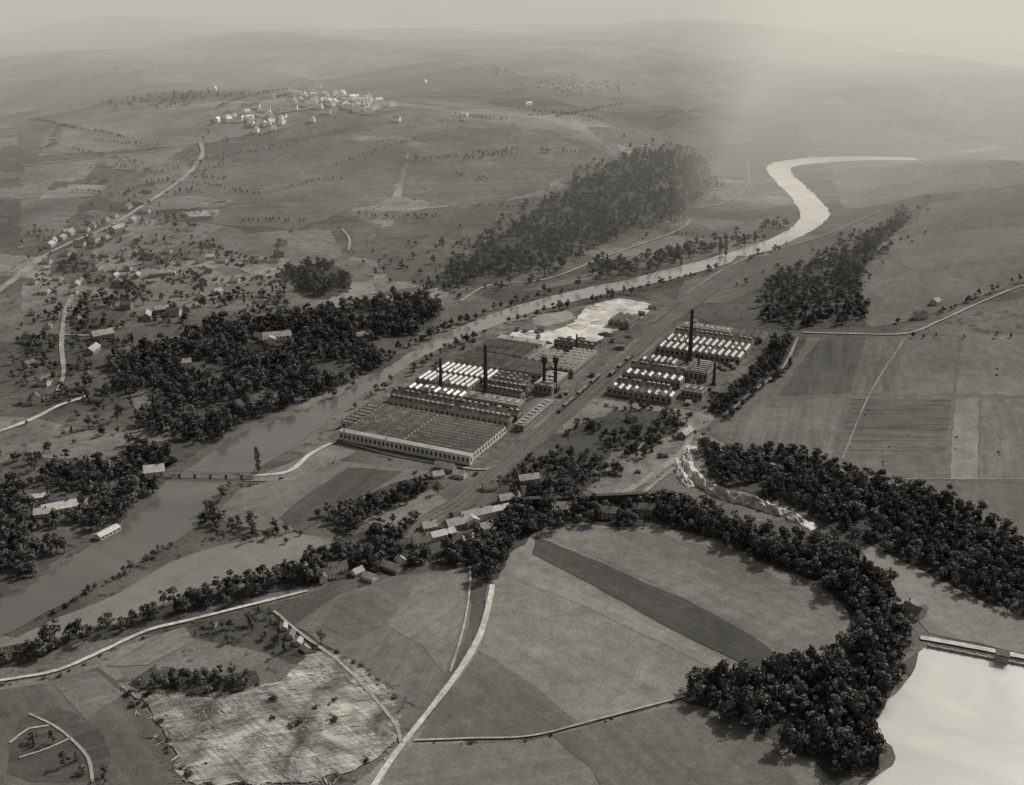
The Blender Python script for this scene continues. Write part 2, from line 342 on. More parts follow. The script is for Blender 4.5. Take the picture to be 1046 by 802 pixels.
# ------------------------------------------------------------ roads
dirt=rough_mat('road_gravel',0.33,0.4,0.35); path=rough_mat('path_gravel',0.23,0.4,0.35); dim=rough_mat('lane_gravel',.17,.3,.35)
for pts,w,m in [([(375,815),(403,772),(440,725),(470,685),(490,650),(500,615),(503,598)],3.3,dirt),
    ([(423,757),(480,755),(545,752),(620,733),(700,712)],1.3,path),([(480,578),(480,600),(474,640),(460,687)],1.2,path),
    ([(-30,700),(20,693),(60,685),(100,668),(150,645),(190,635),(250,620),(315,604)],2.5,dirt),
    ([(205,145),(206,160),(188,182),(155,205),(115,230),(80,245),(45,262),(22,280),(-20,310)],6,path),
    ([(45,262),(22,280),(-20,310)],10,path),
    ([(85,283),(68,315),(63,350),(65,380),(60,400)],4,path),([(-20,448),(30,430),(60,415),(90,405)],4.5,dirt),([(66,342),(90,343),(115,338)],4,path),
    ([(820,340),(860,341),(925,341),(960,328),(1000,310),(1046,292),(1100,285)],3,path),
    ([(258,487),(295,482),(318,464),(345,450)],3.6,dirt),([(345,450),(400,465),(485,480),(500,478)],3,dim),
    ([(470,308),(500,292),(560,285),(620,262),(690,237),(706,225)],3,path),
    ([(715,447),(740,462),(790,475),(810,478)],2.2,path),([(612,520),(640,503),(665,487),(700,458),(706,428)],5,dim),([(640,520),(668,495),(700,470)],3,dim),
    ([(940,652),(985,660),(1046,672),(1100,684)],4,dirt),([(30,730),(55,742),(72,755),(90,775),(95,800)],1.4,path),([(10,760),(30,745),(50,742)],1.2,path),([(20,775),(50,765),(72,755)],1.0,path),
    ([(763,162),(763,190),(742,207),(715,213)],3,dim),([(230,120),(330,108),(430,100),(520,100)],5,dim),([(22,170),(120,160),(190,150)],4,dim),([(790,150),(900,158),(940,163),(1046,170)],4,dim),
    ([(280,625),(310,650),(350,680),(400,735),(410,760)],1.6,path),([(350,235),(357,245),(356,256)],3,path),
    ([(815,345),(800,375),(770,400),(740,425)],2.5,dim),([(700,300),(760,265),(830,245),(900,215)],3,dim)]:
    ribbon('road',pts,w,m,6)
ribbon('track',[(925,345),(890,400),(860,470)],1.2,dim,5); ribbon('track',[(925,490),(1046,490)],1.6,dim,5)

# railway
ballast=rough_mat('ballast',0.075,0.3,0.35); railm=rough_mat('rail_steel',0.35,1,0.1,0.4,0.5); sleeper=rough_mat('sleeper_wood',0.05,1,0.2)
rl=[L2W(21,400),L2W(21,250),L2W(21,100),L2W(20,0),L2W(20,-60),L2W(14,-90)]
rlw=list(PA([(760,262),(735,290)]))+[np.array(p) for p in rl]+list(PA([(425,552)]))
ribbon('railway_bed',None,16,ballast,4,world=rlw,wj=0.04)
def track(off):
    c=np.array(catmull(rlw,5)); t=np.gradient(c,axis=0); t/=np.linalg.norm(t,axis=1)[:,None]; nn=np.stack([-t[:,1],t[:,0]],1)
    vs=[];fs=[];mi=[]
    hz=lambda p:float(hfun(p[0:1],p[1:2])[0])
    for s in (-0.75,0.75):
        b0=len(vs)
        for k in range(len(c)):
            for q in (-0.09,0.09):
                p=c[k]+nn[k]*(off+s+q); vs.append((p[0],p[1],0.95+hz(p)))
        for k in range(len(c)-1):
            i=b0+k*2; fs.append((i,i+1,i+3,i+2)[::-1]); mi.append(0)
    L=np.r_[0,np.cumsum(np.linalg.norm(np.diff(c,axis=0),axis=1))]
    for d in np.arange(0,L[-1],1.5):
        k=min(len(c)-2,np.searchsorted(L,d,side='right')-1); f=(d-L[k])/(L[k+1]-L[k]); p=c[k]*(1-f)+c[k+1]*f+nn[k]*off
        a=nn[k]*1.3; bb=t[k]*0.18; i=len(vs); hh=hz(p)
        for q in (p-a-bb,p+a-bb,p+a+bb,p-a+bb): vs.append((q[0],q[1],0.8+hh))
        fs.append((i,i+1,i+2,i+3)); mi.append(1)
    mesh_obj('railway_track',vs,fs,[railm,sleeper],mi)
for o in (-5.5,-1,3.5): track(o)

# ------------------------------------------------------------ building kit
class MB:
    def __init__(s): s.v=[];s.f=[];s.m=[]
    def quad(s,a,b,c,d,m): i=len(s.v); s.v+=[a,b,c,d]; s.f.append((i,i+1,i+2,i+3)); s.m.append(m)
    def tri(s,a,b,c,m): i=len(s.v); s.v+=[a,b,c]; s.f.append((i,i+1,i+2)); s.m.append(m)
    def box(s,x0,y0,z0,x1,y1,z1,m,bottom=False):
        p=[(x0,y0,z0),(x1,y0,z0),(x1,y1,z0),(x0,y1,z0),(x0,y0,z1),(x1,y0,z1),(x1,y1,z1),(x0,y1,z1)]
        i=len(s.v); s.v+=p
        for f in ((4,5,6,7),(0,1,5,4),(1,2,6,5),(2,3,7,6),(3,0,4,7)): s.f.append(tuple(i+k for k in f)); s.m.append(m)
    def cyl(s,x,y,z0,r0,z1,r1,n,m,cap=True):
        i=len(s.v)
        for k in range(n):
            a=2*math.pi*k/n; s.v.append((x+r0*math.cos(a),y+r0*math.sin(a),z0))
        for k in range(n):
            a=2*math.pi*k/n; s.v.append((x+r1*math.cos(a),y+r1*math.sin(a),z1))
        for k in range(n): s.f.append((i+k,i+(k+1)%n,i+n+(k+1)%n,i+n+k)); s.m.append(m)
        if cap: s.f.append(tuple(i+n+k for k in range(n))); s.m.append(m)
    def obj(s,name,mats,**k): return mesh_obj(name,s.v,s.f,mats,s.m,**k)
M_wall=rough_mat('brick_wall',0.22,0.4,0.25); M_lwall=rough_mat('plaster_wall',0.42,0.3,0.2); M_win=rough_mat('window_glass',0.03,1,0.1,0.2,0.5)
M_felt=rough_mat('roof_felt',0.15,0.15,0.35); M_dfelt=rough_mat('tarred_roof',0.08,0.15,0.4); M_glz=rough_mat('roof_glazing',0.28,0.12,0.5,0.4,0.4)
M_lroof=rough_mat('zinc_roof',0.22,0.1,0.35,0.6,0.3); M_tile=rough_mat('roof_tile',0.12,0.5,0.35); M_ltile=rough_mat('slate_roof',0.28,0.5,0.3); M_brickd=rough_mat('chimney_brick',0.05,0.5,0.25); M_wroof=rough_mat('pale_roof',0.4,0.3,0.3)
HM=[M_wall,M_win,M_felt,M_glz,M_dfelt,M_lroof,M_lwall]
def place(ob,lx,ly):
    w=L2W(lx,ly); ob.location=(w[0],w[1],0); ob.rotation_euler=(0,0,math.radians(-25)); return ob
def wall_windows(b,w,d,h,step=4.5,m=1,sides='fblr'):
    ww=step*0.45; z0=h*0.35; z1=h*0.75
    n=int(w/step)
    for k in range(n):
        x=(k+0.5)*w/n
        if 'f' in sides: b.quad((x-ww/2,-0.06,z0),(x+ww/2,-0.06,z0),(x+ww/2,-0.06,z1),(x-ww/2,-0.06,z1),m)
        if 'b' in sides: b.quad((x+ww/2,d+0.06,z0),(x-ww/2,d+0.06,z0),(x-ww/2,d+0.06,z1),(x+ww/2,d+0.06,z1),m)
    n=int(d/step)
    for k in range(n):
        y=(k+0.5)*d/n
        if 'r' in sides: b.quad((w+0.06,y-ww/2,z0),(w+0.06,y+ww/2,z0),(w+0.06,y+ww/2,z1),(w+0.06,y-ww/2,z1),m)
        if 'l' in sides: b.quad((-0.06,y+ww/2,z0),(-0.06,y-ww/2,z0),(-0.06,y-ww/2,z1),(-0.06,y+ww/2,z1),m)
def hall(x0,y0,x1,y1,h,nb,axis='x',rh=2.2,kind='gable',roof=2,glz=3,wall=0,dots=0,name='factory_hall',peak=0.5,miss=.1):
    """axis = direction the ridges run"""
    b=MB(); w=x1-x0; d=y1-y0
    b.box(0,0,0,w,d,h,wall); wall_windows(b,w,d,h)
    if axis=='y':
        for k in range(nb):
            a=k*w/nb; c=(k+1)*w/nb; p=a+(c-a)*peak; z=h+0.02
            b.quad((a,-.3,z),(p,-.3,h+rh),(p,d+.3,h+rh),(a,d+.3,z),roof)
            b.quad((p,-.3,h+rh),(c,-.3,z),(c,d+.3,z),(p,d+.3,h+rh),roof)
            b.tri((a,-.02,z),(c,-.02,z),(p,-.02,h+rh),wall); b.tri((c,d+.02,z),(a,d+.02,z),(p,d+.02,h+rh),wall)
            if kind=='saw':
                e=0.07; f=lambda t,yy:(p+(c-p)*t+e*.5,yy,h+rh+(z-h-rh)*t+e)
                yn=max(1,int(d/6)) 
                for q in range(yn):
                    if random.random()<miss: continue
                    ya=1.0+(d-2)*q/yn; yb=1.0+(d-2)*(q+1)/yn-0.35
                    b.quad(f(.22,ya),f(.78,ya),f(.78,yb),f(.22,yb),glz)
            if dots:
                for q in range(dots):
                    if random.random()<miss: continue
                    yy=(q+.5)*d/dots; b.box(p-.9,yy-1.1,h+rh-.6,p+.9,yy+1.1,h+rh+.4,3)
    else:
        for k in range(nb):
            a=k*d/nb; c=(k+1)*d/nb; p=a+(c-a)*peak; z=h+0.02
            b.quad((-.3,a,z),(w+.3,a,z),(w+.3,p,h+rh),(-.3,p,h+rh),roof)
            b.quad((-.3,p,h+rh),(w+.3,p,h+rh),(w+.3,c,z),(-.3,c,z),roof)
            b.tri((w+.02,a,z),(w+.02,c,z),(w+.02,p,h+rh),wall); b.tri((-.02,c,z),(-.02,a,z),(-.02,p,h+rh),wall)
            if kind=='saw':
                e=0.07; f=lambda t,xx:(xx,a+(p-a)*t-e*.5,z+(h+rh-z)*t+e); xn=max(1,int(w/8))
                for q in range(xn):
                    if random.random()<miss: continue
                    xa=w*q/xn+.8; xb=w*(q+1)/xn-.8
                    b.quad(f(.25,xa),f(.25,xb),f(.8,xb),f(.8,xa),glz)
            if dots:
                for q in range(dots):
                    if random.random()<miss: continue
                    xx=(q+.5)*w/dots; b.box(xx-1.3,p-.9,h+rh-.6,xx+1.3,p+.9,h+rh+.5,3)
    for _ in range(max(1,int(w*d/500))):
        x=random.uniform(1,w-2); y=random.uniform(1,d-2); b.box(x,y,h+.3,x+.7,y+.7,h+rh+1.6,0)
    return place(b.obj(name,HM),x0,y0)
def flatb(x0,y0,x1,y1,h,roof=2,wall=0,name='factory_building',lights=0):
    b=MB(); w=x1-x0; d=y1-y0
    b.box(0,0,0,w,d,h,wall); wall_windows(b,w,d,h,3.6)
    b.box(-.25,-.25,h+.01,w+.25,d+.25,h+.35,wall); b.box(.3,.3,h+.36,w-.3,d-.3,h+.42,roof)
    for k in range(lights):
        if w>d: x=(k+.5)*w/lights; b.box(x-1.0,d*.25,h+.43,x+1.0,d*.75,h+1.2,3)
        else: y=(k+.5)*d/lights; b.box(w*.25,y-1.0,h+.43,w*.75,y+1.0,h+1.2,3)
    for k in range(2): 
        x=random.uniform(1,max(1.1,w-1.5)); y=random.uniform(.5,max(.6,d-1.5)); b.box(x,y,h+.43,x+.9,y+.9,h+2.2,0)
    return place(b.obj(name,HM),x0,y0)
# main works (local x = toward the railway, y = away)
hall(-110,2,-62,62,6,12,'x',1.5,'saw',5,2,6)
hall(-60,2,-4,62,6,12,'x',1.5,'saw',2,5,6)
flatb(-112,-3,-2,1.7,7.5,5,6,lights=0)
hall(-124,18,-113,60,5,7,'x',1.6,'saw',4,3,6)
hall(-112,70,-6,80,7,1,'x',2.5,'gable',4,3,0,dots=24)
hall(-118,83,-4,93,7,1,'x',2.5,'gable',4,3,0,dots=22)
hall(-112,96,-60,108,8,9,'y',2.2,'saw',4,3,0)
flatb(-58,97,-10,110,9,2,0,lights=7)
flatb(-100,112,-60,116,6,4,6)
hall(-116,120,-66,142,7,10,'y',2.4,'saw',4,3,0)
hall(-112,145,-60,168,7,10,'y',2.4,'saw',4,3,0)
hall(-62,124,-20,132,7,1,'x',2.2,'gable',4,3,0,dots=10)
hall(-60,136,-22,144,7,1,'x',2.2,'gable',4,3,0,dots=9)
hall(-58,148,-30,166,7,3,'x',2.0,'gable',2,3,0,dots=5)
flatb(-20,150,-4,185,8,5,0,lights=4)
flatb(-1,70,7,128,5,2,0,lights=9)
hall(-108,175,-66,205,7,6,'x',1.8,'saw',5,2,0)
hall(-64,175,-24,203,7,5,'x',1.8,'saw',2,5,0)
hall(-105,210,-58,240,7,6,'x',1.8,'saw',2,5,0)
hall(-56,208,-30,240,6,4,'y',1.8,'gable',2,3,0,dots=5)
hall(-26,195,-3,250,7,5,'y',1.8,'gable',2,3,0,dots=7)
flatb(-100,246,-55,256,8,5,6)
hall(-50,262,-10,276,6,2,'x',2,'gable',4,3,0,dots=6)
hall(-28,345,-6,372,6,3,'y',2,'gable',4,3,0,dots=4)
# works across the line
hall(36,172,92,184,6,9,'y',2.2,'saw',4,3,0)
hall(38,190,84,198,6,1,'x',2,'gable',4,3,0,dots=11)
hall(36,208,88,220,7,8,'y',2.2,'saw',4,3,0)
flatb(94,190,112,206,7,4,0,lights=3)
hall(36,230,84,240,7,1,'x',2.4,'gable',4,3,0,dots=13)
hall(38,246,70,262,7,6,'y',2.2,'saw',4,3,0)
flatb(84,232,104,262,9,4,0,lights=6)
hall(40,286,118,304,7,13,'y',2.3,'saw',4,3,0)
hall(40,308,118,328,7,13,'y',2.3,'saw',4,3,0)
hall(42,334,116,346,7,1,'x',2.5,'gable',4,3,0,dots=16)
flatb(44,352,90,366,8,2,0,lights=9)
hall(96,352,122,372,6,4,'y',2,'gable',4,3,0)
for (x0,x1,y0,y1,n) in [(-108,-10,258,300,9),(-20,-5,280,430,6),(-128,-118,70,260,7),(40,118,264,284,7),(90,128,208,232,5),(100,128,172,190,3),(-3,8,135,300,6),(34,60,368,386,4)]:
    for _ in range(n):
        x=random.uniform(x0,x1); y=random.uniform(y0,y1); b=MB(); w_=random.uniform(3,8); d_=random.uniform(3,6); h_=random.uniform(2.4,4)
        b.box(0,0,0,w_,d_,h_,0); b.quad((-.3,-.3,h_),(w_+.3,-.3,h_),(w_+.3,d_/2,h_+1.2),(-.3,d_/2,h_+1.2),2); b.quad((-.3,d_/2,h_+1.2),(w_+.3,d_/2,h_+1.2),(w_+.3,d_+.3,h_),(-.3,d_+.3,h_),2)
        b.tri((w_,0,h_),(w_,d_,h_),(w_,d_/2,h_+1.15),0); b.tri((0,d_,h_),(0,0,h_),(0,d_/2,h_+1.15),0); b.box(w_*.3,-.05,0,w_*.3+1.2,-.01,2,1)
        rm=random.choice((M_dfelt,M_felt,M_lroof)); place(b.obj('storage_shed',[M_wall,M_win,rm]),x,y)
def heap(lx,ly,r,h,mat,name):
    b=MB(); n=18; R=5
    for i in range(R+1):
        for k in range(n):
            a=2*math.pi*k/n; q=r*(1-i/R)*(1+random.uniform(-.15,.15)); b.v.append((q*math.cos(a)*1.4,q*math.sin(a),h*(i/R)**.8*random.uniform(.85,1.1)))
    for i in range(R):
        for k in range(n): b.f.append((i*n+k,i*n+(k+1)%n,(i+1)*n+(k+1)%n,(i+1)*n+k)); b.m.append(0)
    place(b.obj(name,[mat]),lx,ly).location.z=.2
M_coal=rough_mat('coal',.03,.8,.4)
for x,y,r in [(-40,285,6),(-62,272,5),(-20,318,6),(60,272,5),(2,320,4),(98,218,4),(-125,110,4)]: heap(x,y,r,r*.5,M_coal,'coal_heap')
for x,y,r in [(-55,330,8),(-40,350,7),(-60,395,9),(-30,400,6),(-85,290,7)]: heap(x,y,r,r*.3,white,'chalk_heap')
def chimney(lx,ly,hh,r,name='factory_chimney'):
    b=MB(); b.box(-r*1.5,-r*1.5,0,r*1.5,r*1.5,5,0)
    b.cyl(0,0,5.01,r*1.15,hh,r*.72,20,0,cap=False); b.cyl(0,0,hh-2.4,r*.9,hh-1.6,r*.92,20,0); b.cyl(0,0,hh-.8,r*.78,hh+.5,r*.9,20,0,cap=False)
    b.cyl(0,0,hh-3,r*.5,hh+.45,r*.6,20,1)
    for z in np.arange(9,hh-4,7): 
        rr=r*1.15+(r*.72-r*1.15)*(z-5)/(hh-5); b.cyl(0,0,z,rr+.06,z+.25,rr+.06,20,1)
    return place(b.obj(name,[M_brickd,M_win]),lx,ly)
chimney(-46,112,50,1.8); chimney(-86,110,33,1.5); chimney(75,277,49,1.8); chimney(112,224,23,1.2); chimney(92,246,20,1.0); chimney(-25,256,18,1.0)
def wtower(lx,ly):
    b=MB(); 
    b.box(-3,-3,0,3,3,4,0)
    b.cyl(0,0,4.01,1.5,24,1.3,16,0); b.cyl(0,0,24.01,1.3,26,2.4,16,0); b.cyl(0,0,26.01,2.4,30.5,2.4,16,0); b.cyl(0,0,30.51,2.6,31.8,.3,16,1)
    return place(b.obj('water_tower',[M_brickd,M_dfelt]),lx,ly)
wtower(-14,157); wtower(-5,160)
b=MB(); b.box(-4.0,-.5,19,4.0,.5,20,0); b.box(-4.0,-.5,13,4.0,.5,13.6,0); place(b.obj('pipe_bridge',[M_brickd]),-9.5,158.5)
def wagon(lx,ly,k):
    b=MB(); b.box(-1.4,-4.5,1.1,1.4,4.5,1.4,0)
    if k: b.box(-1.35,-4.3,1.41,1.35,4.3,3.5,1); b.quad((-1.5,-4.4,3.51),(0,-4.4,4.0),(0,4.4,4.0),(-1.5,4.4,3.51),2); b.quad((0,-4.4,4.0),(1.5,-4.4,3.51),(1.5,4.4,3.51),(0,4.4,4.0),2)
    else: b.box(-1.35,-4.3,1.41,1.35,4.3,2.3,1)
    for yy in (-3,3):
        for s in (-1,1): b.cyl(s*.8,yy,.35,.45,1.1,.45,10,0)
    o=place(b.obj('goods_wagon',[M_dfelt,M_brickd,M_felt]),lx,ly); o.location.z=.5; return o
for k in range(9): wagon(21.3-5.5+1,120+k*10,k%3)
for k in range(6): wagon(24.5,215+k*10,(k+1)%2)

# ------------------------------------------------------------ houses
def house_mesh(w,d,h,rh,roofm,wallm,ell=False):
    b=MB()
    def gab(x0,y0,w,d,h,rh,alongx=True):
        b.box(x0,y0,0,x0+w,y0+d,h,0)
        o=.5
        if alongx:
            ym=y0+d/2; s=rh/(d/2)*o
            b.quad((x0-o,y0-o,h-s),(x0+w+o,y0-o,h-s),(x0+w+o,ym,h+rh),(x0-o,ym,h+rh),1); b.quad((x0-o,ym,h+rh),(x0+w+o,ym,h+rh),(x0+w+o,y0+d+o,h-s),(x0-o,y0+d+o,h-s),1)
            b.tri((x0,y0,h),(x0,ym,h+rh-.03),(x0,y0+d,h),0); b.tri((x0+w,y0,h),(x0+w,y0+d,h),(x0+w,ym,h+rh-.03),0)
        else:
            xm=x0+w/2; s=rh/(w/2)*o
            b.quad((x0-o,y0+d+o,h-s),(x0-o,y0-o,h-s),(xm,y0-o,h+rh),(xm,y0+d+o,h+rh),1); b.quad((xm,y0+d+o,h+rh),(xm,y0-o,h+rh),(x0+w+o,y0-o,h-s),(x0+w+o,y0+d+o,h-s),1)
            b.tri((x0,y0,h),(x0+w,y0,h),(xm,y0,h+rh-.03),0); b.tri((x0+w,y0+d,h),(x0,y0+d,h),(xm,y0+d,h+rh-.03),0)
    gab(-w/2,-d/2,w,d,h,rh)
    if ell: gab(-w/2,-d/2-w*.3,w*.42,w*.3+.5,h-.2,rh*.8,False)
    fl=max(1,int(h/2.8))
    for f in range(fl):
        z=1+f*2.8; n=max(2,int(w/2.8))
        for k in range(n):
            x=-w/2+(k+.5)*w/n
            if f==0 and k==n//2:
                for yy in (-1,1):
                    y=yy*(d/2+.04); b.box(x-.5,y-.03,0,x+.5,y+.03,2.1,2)
            else:
                for yy in (-1,1):
                    y=yy*(d/2+.04); b.box(x-.5,y-.03,z,x+.5,y+.03,z+1.3,2)
        for k in range(2):
            y=-d/2+(k+.5)*d/2
            for xx in (-1,1): x=xx*(w/2+.04); b.box(x-.03,y-.45,z,x+.03,y+.45,z+1.3,2)
    b.box(w*.2,-.4,h+rh*.5,w*.2+.8,.4,h+rh+1.1,3)
    o=b.obj('house',[wallm,roofm,M_win,M_brickd],do_link=False); return o.data
HMESH=[house_mesh(12,8,4,3.2,M_tile,M_lwall),house_mesh(15,9,6,3.6,M_tile,M_lwall,True),house_mesh(10,8,3.4,3,M_ltile,M_lwall),
       house_mesh(18,9,4.5,3.4,M_ltile,M_wall),house_mesh(12,9,6,3,M_tile,M_wall),house_mesh(26,10,6,3.5,M_ltile,M_lwall,True),house_mesh(20,9,4,2.4,M_wroof,M_lwall),house_mesh(11,8,4,2.8,M_wroof,M_lwall)]
HPOS=[]
def house(px,py,k=None,rot=None,sc=1.0,name='house'):
    w=P(px,py); k=random.choice((0,1,2,2,3,4,7)) if k is None else k
    o=bpy.data.objects.new(name,HMESH[k]); link(o); z=float(hfun(w[0],w[1]))
    o.location=(w[0],w[1],z-.1); o.rotation_euler=(0,0,random.uniform(0,3.14) if rot is None else rot); o.scale=(sc,)*3
    HPOS.append((w[0],w[1],(14 if k in(5,6) else 9)*sc)); HPOS.append((w[0]-1,w[1]-9,7*sc)); return o
def along(pts,n,side,sc=1.0,ks=None):
    c=np.array(catmull([np.array(p,float) for p in pts],3))
    for i in range(n):
        q=c[int((i+random.random()*.7)/n*(len(c)-1))]; t=pang(pts[0],pts[-1])
        house(q[0]+random.uniform(-3,3),q[1]+side*random.uniform(5,9),k=None if ks is None else random.choice(ks),rot=t+random.choice((0,1.57))+random.uniform(-.15,.15),sc=sc)
along([(155,205),(115,230),(80,245),(45,262)],10,-1,1.0); along([(150,210),(115,232),(80,247),(45,265)],10,1,1.0)
for p in [(118,283),(130,276),(140,283),(152,272),(165,268),(172,258),(185,270),(196,262),(205,268),(215,264),(128,266),(160,282),(175,280),(122,292),
          (228,268),(95,232),(70,238),(130,315),(150,325),(165,318),(178,322),(190,318),(205,305),(222,300),(285,262),(300,236),(287,250),
          (45,300),(38,320),(50,335),(30,350),(75,300),(80,330),(95,360),(48,275),(55,248),(30,375),(46,392),(90,385),(78,292),(105,345),(210,290),(240,288),(60,286),(35,290),(100,275),(108,262),(90,268)]:
    house(*p,sc=random.uniform(.7,1.1))
house(283,348,5,0.3,1.0); house(265,346,2); house(235,332,4); house(262,362,1); house(372,345,3,.3,.8); house(120,477,1,.2,.9); house(158,485,7,.3,1.2); house(43,408,1,0.4,1.1); house(30,412,0,.4,.9)
house(62,522,6,.45,1.1); house(38,510,6,.35,.7); house(82,516,7,.25,.9); house(44,527,7,.25,.9); house(122,474,7,.2,.9); house(190,372,2,.3,.9); house(215,352,0,.6,.9)
for p in [(335,590),(378,592),(365,586),(400,582),(410,575),(932,628),(924,622),(645,430)]: house(*p,sc=.7)
for p in [(305,657),(297,650),(312,664),(290,642),(215,640)]: house(*p,k=random.choice((0,2)),sc=.5)
house(345,583,0,.3,.9); house(955,310,2); house(940,325,0); 
for (x,y,k,r,s) in [(452,548,6,.5,.8),(468,538,3,.45,.9),(486,530,5,.45,.8),(508,523,6,.45,.8),(438,540,2,.4,.9),(520,512,3,.4,.8),(430,556,0,.4,.9),(455,480,3,-.4,.8),(470,487,7,-.4,.8),(447,487,2,.4,.8),
                    (500,500,0,.4,.8),(540,492,3,.3,.8),(545,515,2,.1,.9),(620,528,4,-.1,.9),(660,525,4,-.1,.9),(575,522,3,-.05,.9),(700,445,3,1,.8),(497,541,2,.4,.9),(478,552,7,.5,.7)]:
    house(x,y,k,r,s,name='railway_building' if k in(3,5,6) else 'house')
b=MB(); b.box(-8,-3,0,8,3,2.6,0); b.quad((-8.4,-3.4,2.5),(8.4,-3.4,2.5),(8.4,0,4),(-8.4,0,4),1); b.quad((-8.4,0,4),(8.4,0,4),(8.4,3.4,2.5),(-8.4,3.4,2.5),1)
b.tri((8,-3,2.6),(8,3,2.6),(8,0,3.95),0); b.tri((-8,3,2.6),(-8,-3,2.6),(-8,0,3.95),0)
for k in range(5): b.box(-7+k*3.2,-3.06,.8,-5.6+k*3.2,-3.01,1.9,2)
o=b.obj('boathouse',[M_lwall,M_wroof,M_win]); w=P(110,546); o.location=(w[0],w[1],.1); o.rotation_euler=(0,0,1.05)
a=P(172,487); c=P(262,489); L=float(np.linalg.norm(c-a)); b=MB()
b.box(0,-1.0,2.6,L,1.0,3.0,0)
for s in (-.95,.95): b.box(0,s-.06,3.95,L,s+.06,4.1,1)
for x in np.arange(1,L,2.5):
    for s in (-.95,.95): b.box(x-.07,s-.05,3.01,x+.07,s+.05,3.94,1)
for x in np.arange(8,L-4,11): b.box(x-.5,-1.3,-1,x+.5,1.3,2.59,1)
o=b.obj('footbridge',[M_felt,M_brickd]); o.location=(a[0],a[1],0); o.rotation_euler=(0,0,math.atan2(c[1]-a[1],c[0]-a[0]))
a=P(948,661); c=P(1060,683); L=float(np.linalg.norm(c-a)); b=MB(); b.box(0,-.5,0,L,.5,1.6,0)
for x in np.arange(0,L,6): b.box(x-.4,-.7,0,x+.4,.7,2.1,0)
b.box(L*.62,-2,0,L*.62+6,2.5,4.5,0); b.box(L*.62-.5,-2.5,4.51,L*.62+6.5,3,5.2,1)
o=b.obj('dam_wall',[M_wall,M_dfelt]); o.location=(a[0],a[1],0); o.rotation_euler=(0,0,math.atan2(c[1]-a[1],c[0]-a[0]))
a=P(525,520); c=P(690,512); L=float(np.linalg.norm(c-a)); b=MB(); b.box(0,0,0,L,5,6,0)
for x in np.arange(3,L-6,8):
    b.box(x,-.08,0,x+4.5,-.02,3.2,1); 
    for k in range(6):
        z=3.2+k*.35; q=.35*(k*k)/6; b.box(x+q,-.08,z,x+4.5-q,-.02,z+.35,1)
b.box(-.3,-.4,6.01,L+.3,.2,6.9,0)
o=b.obj('viaduct',[M_brickd,M_win]); o.location=(a[0],a[1],0); o.rotation_euler=(0,0,math.atan2(c[1]-a[1],c[0]-a[0]))
b=MB()
def tiny(px,py):
    w=P(px,py); z=float(hfun(w[0],w[1])); r=random.uniform(0,3.1); L=random.uniform(4,8); D=random.uniform(2.6,4.4); h=random.uniform(4,6); rh=3
    def T(x,y,zz): return (w[0]+x*math.cos(r)-y*math.sin(r),w[1]+x*math.sin(r)+y*math.cos(r),z+zz)
    p=[(-L,-D),(L,-D),(L,D),(-L,D)]
    for i in range(4): q=p[(i+1)%4]; b.quad(T(*p[i],0),T(*q,0),T(*q,h),T(*p[i],h),0)
    m=random.choice((1,1,0)); b.quad(T(-L,-D,h),T(L,-D,h),T(L,0,h+rh),T(-L,0,h+rh),m); b.quad(T(-L,0,h+rh),T(L,0,h+rh),T(L,D,h),T(-L,D,h),m)
    b.tri(T(L,-D,h),T(L,D,h),T(L,0,h+rh),0); b.tri(T(-L,D,h),T(-L,-D,h),T(-L,0,h+rh),0)
for _ in range(80): tiny(random.gauss(355,16),random.gauss(106,4))
for _ in range(34): tiny(random.gauss(318,10),random.gauss(101,4))
for _ in range(40): tiny(random.gauss(252,20),random.gauss(122,5))
for _ in range(16): tiny(random.uniform(180,560),random.uniform(85,140))
b.obj('distant_town',[rough_mat('town_wall',.7,.1,.1),rough_mat('town_roof',.25,.1,.2)])

